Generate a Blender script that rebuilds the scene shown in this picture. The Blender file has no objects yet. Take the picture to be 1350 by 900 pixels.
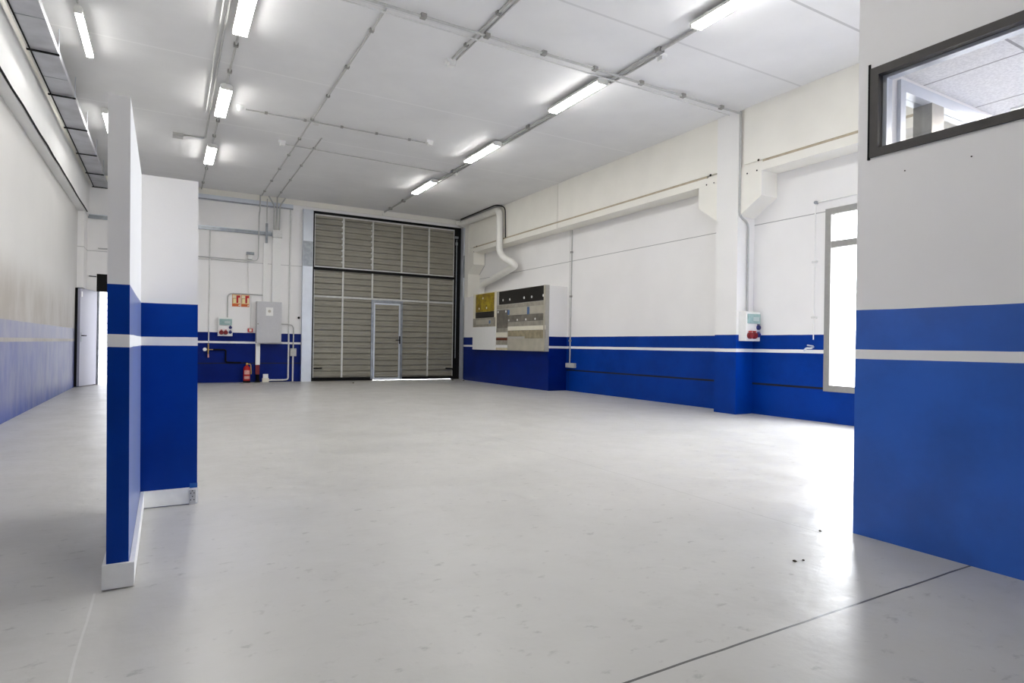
import bpy, bmesh, math, random
from mathutils import Vector, Matrix
random.seed(7)
S = bpy.context.scene
C = S.collection

# ---------------------------------------------------------------- dimensions (metres)
XL, XR, XU, XO = -1.615, 7.831, 7.477, 3.2335
YB, YF, ZC = 16.02, -3.0, 4.582
YO = 1.92
BLUE, ST0, ST1 = 1.20, 0.940, 0.990

# ---------------------------------------------------------------- node helpers
def new_mat(name):
    m = bpy.data.materials.new(name); m.use_nodes = True
    nt = m.node_tree; b = nt.nodes['Principled BSDF']
    return m, nt, b

def lin(c):
    return tuple((x/12.92 if x <= .04045 else ((x+.055)/1.055)**2.4) for x in c)

def math_node(nt, op, a, b=None):
    n = nt.nodes.new('ShaderNodeMath'); n.operation = op
    for i, v in enumerate((a, b)):
        if v is None: continue
        if isinstance(v, (int, float)): n.inputs[i].default_value = v
        else: nt.links.new(v, n.inputs[i])
    return n.outputs[0]

def mix(nt, fac, a, b):
    n = nt.nodes.new('ShaderNodeMix'); n.data_type = 'RGBA'
    for s, v in ((n.inputs[0], fac), (n.inputs[6], a), (n.inputs[7], b)):
        if isinstance(v, (int, float)): s.default_value = v
        elif isinstance(v, tuple): s.default_value = (*v[:3], 1)
        else: nt.links.new(v, s)
    return n.outputs[2]

def mixf(nt, fac, a, b):
    n = nt.nodes.new('ShaderNodeMix'); n.data_type = 'FLOAT'
    for s, v in ((n.inputs[0], fac), (n.inputs[2], a), (n.inputs[3], b)):
        if isinstance(v, (int, float)): s.default_value = v
        else: nt.links.new(v, s)
    return n.outputs[0]

def coords(nt):
    t = nt.nodes.new('ShaderNodeTexCoord'); s = nt.nodes.new('ShaderNodeSeparateXYZ')
    nt.links.new(t.outputs['Object'], s.inputs[0])
    return t.outputs['Object'], s.outputs

def noise(nt, vec, scale, detail=3, rough=.5, stretch=None):
    if stretch:
        mp = nt.nodes.new('ShaderNodeMapping'); mp.inputs['Scale'].default_value = stretch
        nt.links.new(vec, mp.inputs[0]); vec = mp.outputs[0]
    n = nt.nodes.new('ShaderNodeTexNoise'); n.inputs['Scale'].default_value = scale
    n.inputs['Detail'].default_value = detail; n.inputs['Roughness'].default_value = rough
    nt.links.new(vec, n.inputs['Vector']); return n.outputs[0]

def ramp(nt, v, lo, hi):
    n = nt.nodes.new('ShaderNodeMapRange'); n.interpolation_type = 'SMOOTHSTEP'
    n.inputs[1].default_value = lo; n.inputs[2].default_value = hi
    nt.links.new(v, n.inputs[0]); return n.outputs[0]

def inside(nt, v, lo, hi):
    return math_node(nt, 'MULTIPLY', math_node(nt, 'GREATER_THAN', v, lo), math_node(nt, 'LESS_THAN', v, hi))

def bump(nt, b, h, strength, dist=.01):
    n = nt.nodes.new('ShaderNodeBump'); n.inputs['Strength'].default_value = strength
    n.inputs['Distance'].default_value = dist
    nt.links.new(h, n.inputs['Height']); nt.links.new(n.outputs[0], b.inputs['Normal'])

def simple(name, col, rough=.5, metal=0., var=.04, scale=30, spec=.5, bmp=0.):
    m, nt, b = new_mat(name)
    vec, _ = coords(nt); c = lin(col)
    nz = noise(nt, vec, scale)
    dark = tuple(x*(1-var*3) for x in c); light = tuple(min(1, x*(1+var)) for x in c)
    nt.links.new(mix(nt, ramp(nt, nz, .25, .75), dark, light), b.inputs['Base Color'])
    b.inputs['Roughness'].default_value = rough; b.inputs['Metallic'].default_value = metal
    b.inputs['Specular IOR Level'].default_value = spec
    if bmp: bump(nt, b, nz, bmp, .003)
    return m

WHITE = lin((.94, .935, .93)); BLUEC = (.0004, .036, .275)

def wall_paint(name, white=WHITE, blue=BLUEC, zjoints=(), yjoints=(), xjoints=(), brough=.36, blo=None,
               dirt=0., top=BLUE, s0=ST0, s1=ST1, glare=0., spec=.12, sheen=0.):
    m, nt, b = new_mat(name)
    vec, o = coords(nt); x, y, z = o
    cloud = noise(nt, vec, 1.3, 4)
    fine = noise(nt, vec, 60, 2)
    wcol = mix(nt, ramp(nt, cloud, .3, .7), tuple(v*.965 for v in white), white)
    bl = tuple(v*.86 for v in blue)
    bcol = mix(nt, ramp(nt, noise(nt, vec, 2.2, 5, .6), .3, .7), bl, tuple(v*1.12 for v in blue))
    if glare:
        # door glare on the glossy blue, put in as a paler colour towards the top
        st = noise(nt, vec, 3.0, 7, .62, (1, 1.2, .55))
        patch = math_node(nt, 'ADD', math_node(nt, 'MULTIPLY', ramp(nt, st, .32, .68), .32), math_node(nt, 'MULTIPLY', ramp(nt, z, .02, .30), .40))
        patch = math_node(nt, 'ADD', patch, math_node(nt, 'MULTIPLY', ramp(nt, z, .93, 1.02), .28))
        bcol = mix(nt, math_node(nt, 'MULTIPLY', patch, glare), bcol, (.33, .325, .39))
    wob = math_node(nt, 'MULTIPLY', math_node(nt, 'SUBTRACT', noise(nt, vec, 3.0, 2), .5), .008)
    zz = math_node(nt, 'ADD', z, wob)
    mb = math_node(nt, 'LESS_THAN', zz, top)
    if blo is not None: mb = math_node(nt, 'MULTIPLY', mb, math_node(nt, 'GREATER_THAN', z, blo))
    ms = inside(nt, zz, s0, s1)
    if dirt:
        d = noise(nt, vec, 1.6, 6, .6, (1, 1, .5))
        dz = math_node(nt, 'MULTIPLY', ramp(nt, z, 2.15, 1.45), math_node(nt, 'ADD', math_node(nt, 'MULTIPLY', ramp(nt, d, .3, .7), .5), .5))
        wcol = mix(nt, math_node(nt, 'MULTIPLY', dz, dirt), wcol, lin((.62, .59, .55)))
    mp = math_node(nt, 'MULTIPLY', mb, math_node(nt, 'SUBTRACT', 1., ms))
    col = mix(nt, mp, wcol, bcol)
    rgh = mixf(nt, mp, .62, brough)
    for ax, js in ((z, zjoints), (y, yjoints), (x, xjoints)):
        for (p, w, k) in js:
            col = mix(nt, math_node(nt, 'MULTIPLY', inside(nt, ax, p-w, p+w), k), col, (.02, .02, .025))
    nt.links.new(col, b.inputs['Base Color']); nt.links.new(rgh, b.inputs['Roughness'])
    b.inputs['Specular IOR Level'].default_value = spec
    if sheen:
        b.inputs['Sheen Weight'].default_value = sheen; b.inputs['Sheen Roughness'].default_value = .35
        b.inputs['Sheen Tint'].default_value = (.75, .85, 1, 1)
    bump(nt, b, fine, .12, .002)
    return m

# ---------------------------------------------------------------- mesh helpers
def BM(): return bmesh.new()

def box(bm, x0, x1, y0, y1, z0, z1):
    x0, x1 = min(x0, x1), max(x0, x1); y0, y1 = min(y0, y1), max(y0, y1); z0, z1 = min(z0, z1), max(z0, z1)
    v = [bm.verts.new((x, y, z)) for z in (z0, z1) for (x, y) in ((x0, y0), (x1, y0), (x1, y1), (x0, y1))]
    for f in ((3, 2, 1, 0), (4, 5, 6, 7), (0, 1, 5, 4), (1, 2, 6, 5), (2, 3, 7, 6), (3, 0, 4, 7)):
        bm.faces.new([v[i] for i in f])
    return bm

def prism(bm, pts, axis, a, b):
    """extrude a closed outline; axis 'x': pts=(y,z); 'y': pts=(x,z); 'z': pts=(x,y)"""
    def P(p, t): return {'x': (t, p[0], p[1]), 'y': (p[0], t, p[1]), 'z': (p[0], p[1], t)}[axis]
    A = [bm.verts.new(P(p, a)) for p in pts]; B = [bm.verts.new(P(p, b)) for p in pts]
    n = len(pts)
    bm.faces.new(A); bm.faces.new(B[::-1])
    for i in range(n): bm.faces.new((A[i], B[i], B[(i+1) % n], A[(i+1) % n]))
    bmesh.ops.recalc_face_normals(bm, faces=bm.faces)
    return bm

def tube(bm, pts, r, seg=10, bend=0., caps=True):
    pts = [Vector(p) for p in pts]
    path = [pts[0]]
    for i in range(1, len(pts)-1):
        p, a, c = pts[i], pts[i-1], pts[i+1]
        d = min(bend, (a-p).length*.48, (c-p).length*.48)
        if d <= 1e-4: path.append(p); continue
        s, e = p+(a-p).normalized()*d, p+(c-p).normalized()*d
        for k in range(7):
            t = k/6; path.append(s*(1-t)**2+p*2*t*(1-t)+e*t*t)
    path.append(pts[-1])
    t0 = (path[1]-path[0]).normalized()
    n = t0.orthogonal().normalized(); rings = []
    for i, p in enumerate(path):
        if i == 0: t = t0
        elif i == len(path)-1: t = (path[-1]-path[-2]).normalized()
        else: t = ((path[i+1]-p).normalized()+(p-path[i-1]).normalized()).normalized()
        n = (n-t*n.dot(t)).normalized(); bb = t.cross(n)
        rings.append([bm.verts.new(p+(n*math.cos(2*math.pi*k/seg)+bb*math.sin(2*math.pi*k/seg))*r) for k in range(seg)])
    for a, b in zip(rings, rings[1:]):
        for k in range(seg):
            f = bm.faces.new((a[k], a[(k+1) % seg], b[(k+1) % seg], b[k])); f.smooth = True
    if caps:
        bm.faces.new(rings[0][::-1]); bm.faces.new(rings[-1])
    return bm

def lathe(bm, prof, origin=(0, 0, 0), axis='z', seg=24):
    """prof: list of (radius, height) along axis"""
    o = Vector(origin); rings = []
    for r, h in prof:
        ring = []
        for k in range(seg):
            a = 2*math.pi*k/seg; u, v = r*math.cos(a), r*math.sin(a)
            ring.append(bm.verts.new(o+Vector({'z': (u, v, h), 'y': (u, h, v), 'x': (h, u, v)}[axis])))
        rings.append(ring)
    for a, b in zip(rings, rings[1:]):
        for k in range(seg):
            f = bm.faces.new((a[k], a[(k+1) % seg], b[(k+1) % seg], b[k])); f.smooth = True
    bm.faces.new(rings[0][::-1]); bm.faces.new(rings[-1])
    bmesh.ops.recalc_face_normals(bm, faces=bm.faces)
    return bm

def obj(name, bm, mat, parent=None, bevel=0., label=None):
    me = bpy.data.meshes.new(name)
    if bevel:
        es = [e for e in bm.edges if len(e.link_faces) == 2 and e.calc_face_angle(0) > .6]
        bmesh.ops.bevel(bm, geom=es, offset=bevel, segments=2, affect='EDGES', profile=.5, clamp_overlap=True)
    bm.normal_update()
    bm.to_mesh(me); bm.free(); me.materials.append(mat)
    me.set_sharp_from_angle(angle=math.radians(40))
    o = bpy.data.objects.new(name, me); C.objects.link(o)
    if parent: o.parent = parent
    if label: o['label'] = label
    return o

def struct(name, bm, mat, label=None):
    o = obj(name, bm, mat); o['kind'] = 'structure'
    if label: o['label'] = label
    return o

def tag(o, label, cat, group=None):
    o['label'] = label; o['category'] = cat
    if group: o['group'] = group
    return o

def thing(name, label, cat, loc=(0, 0, 0), group=None, rotz=0.):
    o = bpy.data.objects.new(name, None); o.empty_display_size = .1; C.objects.link(o)
    o.location = loc; o.rotation_euler = (0, 0, rotz)
    return tag(o, label, cat, group)

def copy_tree(o, parent=None):
    c = o.copy(); C.objects.link(c)
    if parent: c.parent = parent
    for ch in list(o.children): copy_tree(ch, c)
    return c

# ---------------------------------------------------------------- materials
ZJ = ((.462, .015, 1.), (2.885, .006, .55))
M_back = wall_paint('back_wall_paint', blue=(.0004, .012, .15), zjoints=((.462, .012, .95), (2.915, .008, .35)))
M_right = wall_paint('right_wall_paint', zjoints=ZJ, yjoints=((11.13, .008, .5),))
M_left = wall_paint('left_wall_paint', white=lin((.84, .835, .825)), brough=.42, dirt=.8, glare=.95, spec=.25)
M_plain = wall_paint('office_wall_paint', blue=(.016, .105, .48), brough=.34, spec=.6, sheen=.12)  # lighter blue base carries the wall's satin sheen in its colour
M_part = wall_paint('partition_paint', blo=.0, s0=.952, s1=1.003, brough=.3, sheen=.36)
M_upper = simple('cream_white_concrete', (.935, .925, .89), .7, var=.012, scale=2)
M_groove = simple('tan_joint_filler', (.74, .69, .60), .8, var=.04, scale=14)
M_dark = simple('black_steel', (.035, .035, .04), .6, .0, .05, spec=.2)
M_hole = simple('dark_recess', (.03, .028, .025), .9)
M_white = simple('white_plastic', (.93, .93, .92), .4, var=.01)
M_trim = simple('white_gloss_skirting', (.95, .95, .94), .35, var=.01)
M_pvc = simple('white_painted_pipe', (.93, .925, .90), .42, var=.015, scale=6)
M_cond = simple('painted_conduit', (.74, .74, .73), .5, var=.03)
M_condw = simple('white_conduit', (.86, .86, .85), .5, var=.03)
M_galv = simple('galvanised_steel', (.60, .62, .64), .38, .75, .08, 9)
M_galvl = simple('bright_galvanised_steel', (.82, .84, .87), .36, .35, .02, 4)
M_mull = simple('zinc_steel_profile', (.80, .80, .79), .4, .1, .04, 12)
M_gate = simple('grey_brown_ribbed_sheet', (.575, .56, .51), .5, .0, .03, 3.5)
M_lamp_body = simple('lamp_enamel', (.9, .9, .88), .45, var=.01)
M_tray = simple('tray_sheet', (.74, .745, .77), .42, .3, .07, 3)
M_alu = simple('grey_aluminium', (.60, .595, .58), .45, .25, .02)
M_char = simple('charcoal_aluminium', (.275, .265, .255), .45, .15, .03)
M_meter = simple('meter_grey', (.62, .60, .55), .5, var=.08, scale=8)
M_meter2 = simple('meter_dark_grey', (.47, .45, .41), .45, var=.12, scale=6)
M_cover = simple('meter_cover_beige', (.70, .68, .62), .35, var=.05, scale=5)
M_tan = simple('tan_board', (.60, .56, .46), .7, var=.10, scale=9)
M_black = simple('black_panel', (.10, .09, .08), .3, var=.1)
M_ivory = simple('ivory_panel', (.89, .87, .80), .45, var=.02)
M_boxside = simple('cabinet_grey', (.70, .69, .66), .5, var=.02)
M_red = simple('signal_red', (.72, .05, .07), .35, var=.03)
M_dred = simple('dark_red', (.48, .05, .08), .4, var=.05)
M_bluep = simple('socket_blue', (.10, .14, .42), .4)
M_lbl = simple('blue_sticker', (.32, .43, .60), .5)
M_orange = simple('sign_orange', (.80, .38, .12), .5, var=.05)
M_cream = simple('sign_cream', (.93, .88, .66), .5, var=.02)
M_cab = simple('electric_cabinet_grey', (.76, .76, .77), .45, var=.012)
M_brass = simple('brass', (.72, .60, .35), .35, .8, .06)
M_teal = simple('translucent_cover', (.63, .74, .73), .2, var=.06, scale=18)
M_rub = simple('black_rubber', (.03, .03, .035), .7, spec=.2)
M_bit = simple('debris', (.30, .26, .20), .9, var=.1, scale=80)
M_doorleaf = simple('door_leaf_paint', (.62, .62, .68), .42, var=.012)
M_bluelt = simple('blue_touch_up', (.03, .34, .66), .45)

def yellow_board():
    m, nt, b = new_mat('yellow_meter_board'); vec, _ = coords(nt)
    n = noise(nt, vec, 5, 6, .65)
    col = mix(nt, ramp(nt, n, .3, .68), lin((.70, .62, .10)), lin((.46, .36, .10)))
    nt.links.new(mix(nt, ramp(nt, noise(nt, vec, 14, 3), .66, .72), col, lin((.15, .12, .05))), b.inputs['Base Color'])
    b.inputs['Roughness'].default_value = .35
    return m
M_yel = yellow_board()

def emit(name, col, s):
    m, nt, b = new_mat(name)
    b.inputs['Base Color'].default_value = (.9, .9, .9, 1)
    b.inputs['Emission Color'].default_value = (*col, 1); b.inputs['Emission Strength'].default_value = s
    return m
TUBE_STRENGTH = 24.
M_tube = emit('fluorescent_tube', (1., .985, .955), TUBE_STRENGTH)
M_tube1 = emit('fluorescent_single_tube', (1., .985, .955), 15.)
M_panel = emit('office_ceiling_light', (1., .92, .84), 18.)

def glass(name, rough=0.):
    m, nt, b = new_mat(name)
    out = nt.nodes['Material Output']
    tr = nt.nodes.new('ShaderNodeBsdfTransparent'); tr.inputs[0].default_value = (.97, .97, .965, 1)
    gl = nt.nodes.new('ShaderNodeBsdfGlossy'); gl.inputs['Roughness'].default_value = rough
    fr = nt.nodes.new('ShaderNodeFresnel'); fr.inputs[0].default_value = 1.45
    ms = nt.nodes.new('ShaderNodeMixShader')
    geo = nt.nodes.new('ShaderNodeNewGeometry')
    nt.links.new(math_node(nt, 'MULTIPLY', fr.outputs[0], math_node(nt, 'SUBTRACT', 1., geo.outputs['Backfacing'])), ms.inputs[0]); nt.links.new(tr.outputs[0], ms.inputs[1]); nt.links.new(gl.outputs[0], ms.inputs[2])
    nt.links.new(ms.outputs[0], out.inputs[0]); nt.nodes.remove(b)
    return m
M_glass = glass('window_glass')

def floor_mat():
    m, nt, b = new_mat('grey_epoxy_floor'); vec, o = coords(nt); x, y, z = o
    big = noise(nt, vec, .45, 5, .6); mid = noise(nt, vec, 2.6, 6, .62, (1., .8, 1)); fine = noise(nt, vec, 26, 3)
    c = mix(nt, ramp(nt, big, .3, .7), lin((.70, .695, .68)), lin((.735, .73, .715)))
    c = mix(nt, math_node(nt, 'MULTIPLY', ramp(nt, noise(nt, vec, 5.5, 6, .65, (.7, 1, 1)), .52, .80), .30), c, lin((.60, .595, .575)))
    rough_v = noise(nt, vec, 1.3, 8, .7, (1, 1.4, 1))
    c = mix(nt, math_node(nt, 'MULTIPLY', ramp(nt, rough_v, .5, .7), .10), c, lin((.62, .615, .60)))
    spots = ramp(nt, noise(nt, vec, 15, 5, .6, (.7, 1, 1)), .60, .72)
    c = mix(nt, math_node(nt, 'MULTIPLY', spots, .55), c, lin((.53, .525, .51)))
    # swept-in dirt near the foot of the gate
    nearg = ramp(nt, y, 13.6, 15.9)
    spk = ramp(nt, noise(nt, vec, 5.5, 4, .6), .52, .68)
    c = mix(nt, math_node(nt, 'MULTIPLY', math_node(nt, 'MULTIPLY', nearg, spk), .75), c, lin((.42, .36, .27)))
    c = mix(nt, math_node(nt, 'MULTIPLY', ramp(nt, y, 15.4, 16.0), .35), c, lin((.50, .45, .37)))
    # joints: the sawn one across the foreground and the fine ones running away
    wob = math_node(nt, 'MULTIPLY', math_node(nt, 'SUBTRACT', noise(nt, vec, 3, 2), .5), .012)
    yy = math_node(nt, 'ADD', y, wob); xx = math_node(nt, 'ADD', x, wob)
    saw = math_node(nt, 'MULTIPLY', inside(nt, yy, 1.366, 1.376), inside(nt, x, .9, XO))
    c = mix(nt, math_node(nt, 'MULTIPLY', saw, .93), c, (.02, .018, .017))
    f1 = math_node(nt, 'MULTIPLY', inside(nt, xx, 3.068, 3.077), inside(nt, y, 1.95, 6.0))
    c = mix(nt, math_node(nt, 'MULTIPLY', f1, .45), c, lin((.50, .49, .47)))
    f2 = math_node(nt, 'MULTIPLY', inside(nt, xx, -.228, -.220), inside(nt, y, 1.0, 2.83))
    c = mix(nt, math_node(nt, 'MULTIPLY', f2, .22), c, lin((.92, .92, .91)))
    nt.links.new(c, b.inputs['Base Color'])
    r = mixf(nt, ramp(nt, mid, .3, .72), .30, .43)
    nt.links.new(r, b.inputs['Roughness']); b.inputs['Specular IOR Level'].default_value = .48
    h = math_node(nt, 'ADD', math_node(nt, 'MULTIPLY', noise(nt, vec, 3.2, 3), 1.), math_node(nt, 'MULTIPLY', fine, .10))
    bump(nt, b, h, .42, .02)
    return m
M_floor = floor_mat()

def ceil_mat():
    m, nt, b = new_mat('painted_concrete_ceiling'); vec, o = coords(nt); x, y, z = o
    n = noise(nt, vec, .8, 5, .6)
    c = mix(nt, ramp(nt, n, .3, .7), lin((.89, .89, .89)), lin((.92, .92, .92)))
    for p, k, col in ((4.0, .55, (.35, .35, .35)), (5.24, .35, (.42, .42, .42)), (8.66, .45, (.95, .95, .95)),
                      (11.08, .5, (.95, .95, .95)), (13.5, .25, (.95, .95, .95)), (14.85, .2, (.95, .95, .95)), (2.8, .5, (.4, .4, .4)), (6.33, .3, (.5, .5, .5))):
        c = mix(nt, math_node(nt, 'MULTIPLY', inside(nt, y, p-.016, p+.016), k), c, col)
    nt.links.new(c, b.inputs['Base Color']); b.inputs['Roughness'].default_value = .75
    bump(nt, b, noise(nt, vec, 45, 3), .1, .003)
    return m
M_ceil = ceil_mat()

def tile_mat():
    m, nt, b = new_mat('mineral_ceiling_tiles'); vec, o = coords(nt); x, y, z = o
    c = mix(nt, ramp(nt, noise(nt, vec, 70, 2), .35, .65), lin((.86, .86, .86)), lin((.92, .92, .92)))
    for ax, off, per in ((x, 3.69, .595), (y, 1.35, 1.19)):
        t = math_node(nt, 'PINGPONG', math_node(nt, 'SUBTRACT', ax, off), per/2)
        c = mix(nt, math_node(nt, 'MULTIPLY', math_node(nt, 'LESS_THAN', t, .007), .6), c, lin((.35, .33, .32)))
    nt.links.new(c, b.inputs['Base Color']); b.inputs['Roughness'].default_value = .85
    return m
M_tile = tile_mat()

def siding_mat():
    m, nt, b = new_mat('white_siding'); vec, o = coords(nt)
    t = math_node(nt, 'PINGPONG', o[2], .09)
    nt.links.new(mix(nt, math_node(nt, 'LESS_THAN', t, .012), lin((.66, .66, .67)), lin((.36, .36, .38))), b.inputs['Base Color'])
    b.inputs['Roughness'].default_value = .6
    return m
M_side = siding_mat()
M_ground = simple('pale_yard_concrete', (.58, .57, .56), .85, var=.04, scale=1.5)

# ================================================================ SETTING
WT = .28
struct('floor', box(BM(), XL-WT, XR+WT, YF-WT, YB+WT, -.12, 0), M_floor)
struct('ceiling', box(BM(), XL-WT, XR+WT, YF-WT, YB+WT, ZC, ZC+.1), M_ceil)
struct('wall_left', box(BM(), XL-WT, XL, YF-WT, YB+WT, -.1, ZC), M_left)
struct('wall_front', box(BM(), XL, XR, YF-WT, YF, -.1, ZC), M_plain)

# back wall with the gate opening and the side-door opening
GX0, GX1, GZ = 3.235, 7.41, 4.372
DX0, DX1, DZ = -1.32, -.42, 2.42
bm = BM()
box(bm, XL, DX0, YB, YB+WT, -.1, ZC); box(bm, DX0, DX1, YB, YB+WT, DZ, ZC)
box(bm, DX1, GX0, YB, YB+WT, -.1, ZC); box(bm, GX0, GX1, YB, YB+WT, GZ, ZC); box(bm, GX1, XR, YB, YB+WT, -.1, ZC)
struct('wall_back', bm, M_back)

# right wall with the tall window
WY0, WY1, WZ0, WZ1 = 1.99, 5.08, .425, 2.915
bm = BM()
box(bm, XR, XR+WT, YF-WT, -2., -.1, ZC); box(bm, XR, XR+WT, 1.3, WY0, -.1, ZC); box(bm, XR, XR+WT, -2., 1.3, -.1, .9); box(bm, XR, XR+WT, -2., 1.3, 2.35, ZC); box(bm, XR, XR+WT, WY1, YB+WT, -.1, ZC)
box(bm, XR, XR+WT, WY0, WY1, -.1, WZ0); box(bm, XR, XR+WT, WY0, WY1, WZ1, ZC)
struct('wall_right', bm, M_right)


# low boxed-out wall under the meters, pilaster in the far right corner
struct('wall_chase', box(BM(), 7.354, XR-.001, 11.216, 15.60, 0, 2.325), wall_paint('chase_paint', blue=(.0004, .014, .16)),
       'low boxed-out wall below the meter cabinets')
YO_ = YO
# upper wall, beam, tan joint and panel seam on the right
bm = BM()
for a, b_ in ((YO_, 6.165), (6.6514, 11.122), (11.138, 15.98)):
    box(bm, XU, XR-.001, a, b_, 3.742, ZC-.001)
box(bm, XU+.025, XR-.002, YO_, 6.2405, 3.707, ZC-.002); box(bm, XU+.05, XR-.002, 6.6515, 15.98, 3.707, ZC-.002)
struct('wall_upper', bm, M_upper, 'cream upper wall panels above the ledge on the right')
bm = BM()
for a, b_ in ((YO_, 6.2415), (6.6504, 11.12), (11.14, 15.98)):
    box(bm, XU, XR-.001, a, b_, 3.585, 3.705)
struct('trim_1', bm, M_upper, 'white concrete ledge beam along the right wall')
bm = BM()
for a, b_ in ((YO_, 5.84), (6.88, 15.35)):
    box(bm, XU+.008, XU+.024, a, b_, 3.7055, 3.7415)
struct('trim_2', bm, M_groove, 'tan joint line above the ledge on the right')
# pillar with corbels
bm = BM(); box(bm, 7.455, XR-.001, 6.2415, 6.6504, 0, ZC-.001)
struct('pillar', bm, wall_paint('pillar_paint', white=lin((.93, .925, .915))), 'white and blue square pillar on the right wall')
bm = BM()
prism(bm, [(6.2405, 3.584), (5.848, 3.584), (5.848, 3.225), (6.2405, 2.985)], 'x', XU, XR-.001)
prism(bm, [(6.6514, 3.584), (7.045, 3.584), (7.045, 3.25), (6.6514, 2.975)], 'x', XU, XR-.001)
struct('trim_3', bm, M_upper, 'white corbels on both sides of the pillar')
bm = BM(); prism(bm, [(15.72, 3.584), (15.283, 3.584), (15.283, 3.25), (15.72, 2.93)], 'x', XU-.02, XR-.001)
box(bm, XU-.022, XR-.001, 15.615, 15.98, 2.326, ZC-.001)
struct('trim_4', bm, M_upper, 'white corbel and pilaster in the far right corner')
# corbel and beam fixing holes
for i, (y, z, w) in enumerate(((5.905, 3.745, .018), (6.80, 3.735, .020), (5.93, 3.60, .012), (6.10, 3.595, .012), (6.73, 3.60, .010), (6.88, 3.60, .012), (15.12, 3.73, .02), (15.3, 3.60, .012))):
    o = struct('trim_%d' % (20+i), lathe(BM(), [(w, 0), (w, .004)], (XU-.0045, y, z), 'x', 12), M_hole, 'small dark fixing hole in the right-hand ledge')

# left wall: beam ledge and corner pilaster
struct('trim_5', box(BM(), XL+.001, -1.48, YF, YB-.001, 3.655, 4.345), simple('left_upper_panels', (.915, .915, .91), .65, var=.012, scale=2), 'white projecting upper panels along the left wall')
struct('trim_6', box(BM(), XL+.001, -1.54, YF, YB-.001, 4.346, ZC-.001), M_upper, 'cream strip below the ceiling along the left wall')
struct('trim_7', box(BM(), XL+.001, -1.50, 15.42, YB-.001, 2.06, 3.654), M_back, 'white pilaster in the far left corner above the door')
struct('trim_8', box(BM(), XL+.3, GX1+.4, YB-.035, YB-.001, 4.445, ZC-.001), M_upper, 'cream beam strip along the top of the back wall')

# office block on the right
OW = .10
WY_A, WY_B, WZ_A, WZ_B = -1.2, 1.858, 2.005, 2.476
bm = BM()
box(bm, XO, XO+OW, YF, YO, -.05, WZ_A); box(bm, XO, XO+OW, YF, YO, WZ_B, ZC-.001)
box(bm, XO, XO+OW, YF, WY_A, WZ_A, WZ_B); box(bm, XO, XO+OW, WY_B, YO, WZ_A, WZ_B)
struct('wall_office', bm, M_plain, 'near right office wall painted white over blue')
SX0, SX1, SZ0, SZ1 = 3.42, 7.2, 1.1, 2.45
bm = BM()
box(bm, XO+OW, XR, 1.82, YO, 0, SZ0); box(bm, XO+OW, XR, 1.82, YO, SZ1, ZC-.001)
box(bm, XO+OW, SX0, 1.82, YO, SZ0, SZ1); box(bm, SX1, XR, 1.82, YO, SZ0, SZ1)
struct('wall_office_side', bm, M_plain, 'office wall facing the hall beyond the corner')
struct('ceiling_office', box(BM(), XO+OW, XR, YF, 1.82, 2.482, 2.54), M_tile, 'white tiled office ceiling seen through the window')

# windows ----------------------------------------------------------
def frame_x(x0, x1, y0, y1, z0, z1, w):       # window frame lying in a wall at constant x
    bm = BM()
    box(bm, x0, x1, y0, y0+w, z0, z1); box(bm, x0, x1, y1-w, y1, z0, z1)
    box(bm, x0, x1, y0+w, y1-w, z0, z0+w); box(bm, x0, x1, y0+w, y1-w, z1-w, z1)
    return bm
w1 = struct('window_1', frame_x(XR-.015, XR+.06, WY0+.001, WY1-.001, WZ0+.001, WZ1-.001, .085), M_alu, 'tall grey aluminium window in the right wall')
obj('reveal', box(BM(), XR+.061, XR+.279, WY1-.012, WY1-.001, WZ0+.002, WZ1-.002), M_white, w1)
obj('transom', box(BM(), XR-.012, XR+.058, WY0+.09, WY1-.09, 2.375, 2.465), M_alu, w1)
obj('mullion', box(BM(), XR-.012, XR+.058, 3.63, 3.70, WZ0+.09, WZ1-.09), M_alu, w1)
obj('pane', box(BM(), XR+.02, XR+.026, WY0+.08, WY1-.08, WZ0+.08, 2.38), M_glass, w1)
obj('pane', box(BM(), XR+.02, XR+.026, WY0+.08, WY1-.08, 2.46, WZ1-.08), M_glass, w1)

w2 = struct('window_2', frame_x(XO-.012, XO+.03, WY_A, WY_B-.006, WZ_A+.001, WZ_B-.001, .042), M_char, 'dark framed strip window high in the office wall')
obj('inner_frame', frame_x(XO+.035, XO+.085, WY_A+.035, WY_B-.045, WZ_A+.036, WZ_B-.036, .022), M_galvl, w2)
obj('pane', box(BM(), XO+.045, XO+.051, WY_A+.05, WY_B-.06, WZ_A+.05, WZ_B-.05), M_glass, w2)
obj('gap_shadow', box(BM(), XO-.006, XO-.0005, WY_B-.004, WY_B+.008, WZ_A-.01, WZ_B+.025), M_rub, w2)  # black strip stands in for the shaded gap beside the frame

w4 = struct('window_added', frame_x(XR-.01, XR+.06, -1.999, 1.299, .901, 2.349, .07), M_alu, 'unseen aluminium window added to light the office')  # unseen window added to bring daylight into the office
obj('pane', box(BM(), XR+.02, XR+.026, -1.93, 1.23, .97, 2.28), M_glass, w4)
bm = BM(); F = .05
box(bm, SX0, SX1, 1.80, 1.90, SZ1-.06, SZ1); box(bm, SX0, SX1, 1.80, 1.90, SZ0, SZ0+F)
box(bm, SX0, SX0+F, 1.80, 1.90, SZ0+F, SZ1-.06); box(bm, SX1-F, SX1, 1.80, 1.90, SZ0+F, SZ1-.06)
w3 = struct('window_3', bm, M_galvl, 'office side window seen through the strip window')
for x in (3.74, 5.0, 6.2):
    obj('mullion', box(BM(), x, x+.13, 1.80, 1.90, SZ0+F, SZ1-.06), M_alu, w3)
obj('pane', box(BM(), SX0+F, SX1-F, 1.85, 1.856, SZ0+F, SZ1-.06), M_glass, w3)

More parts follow.
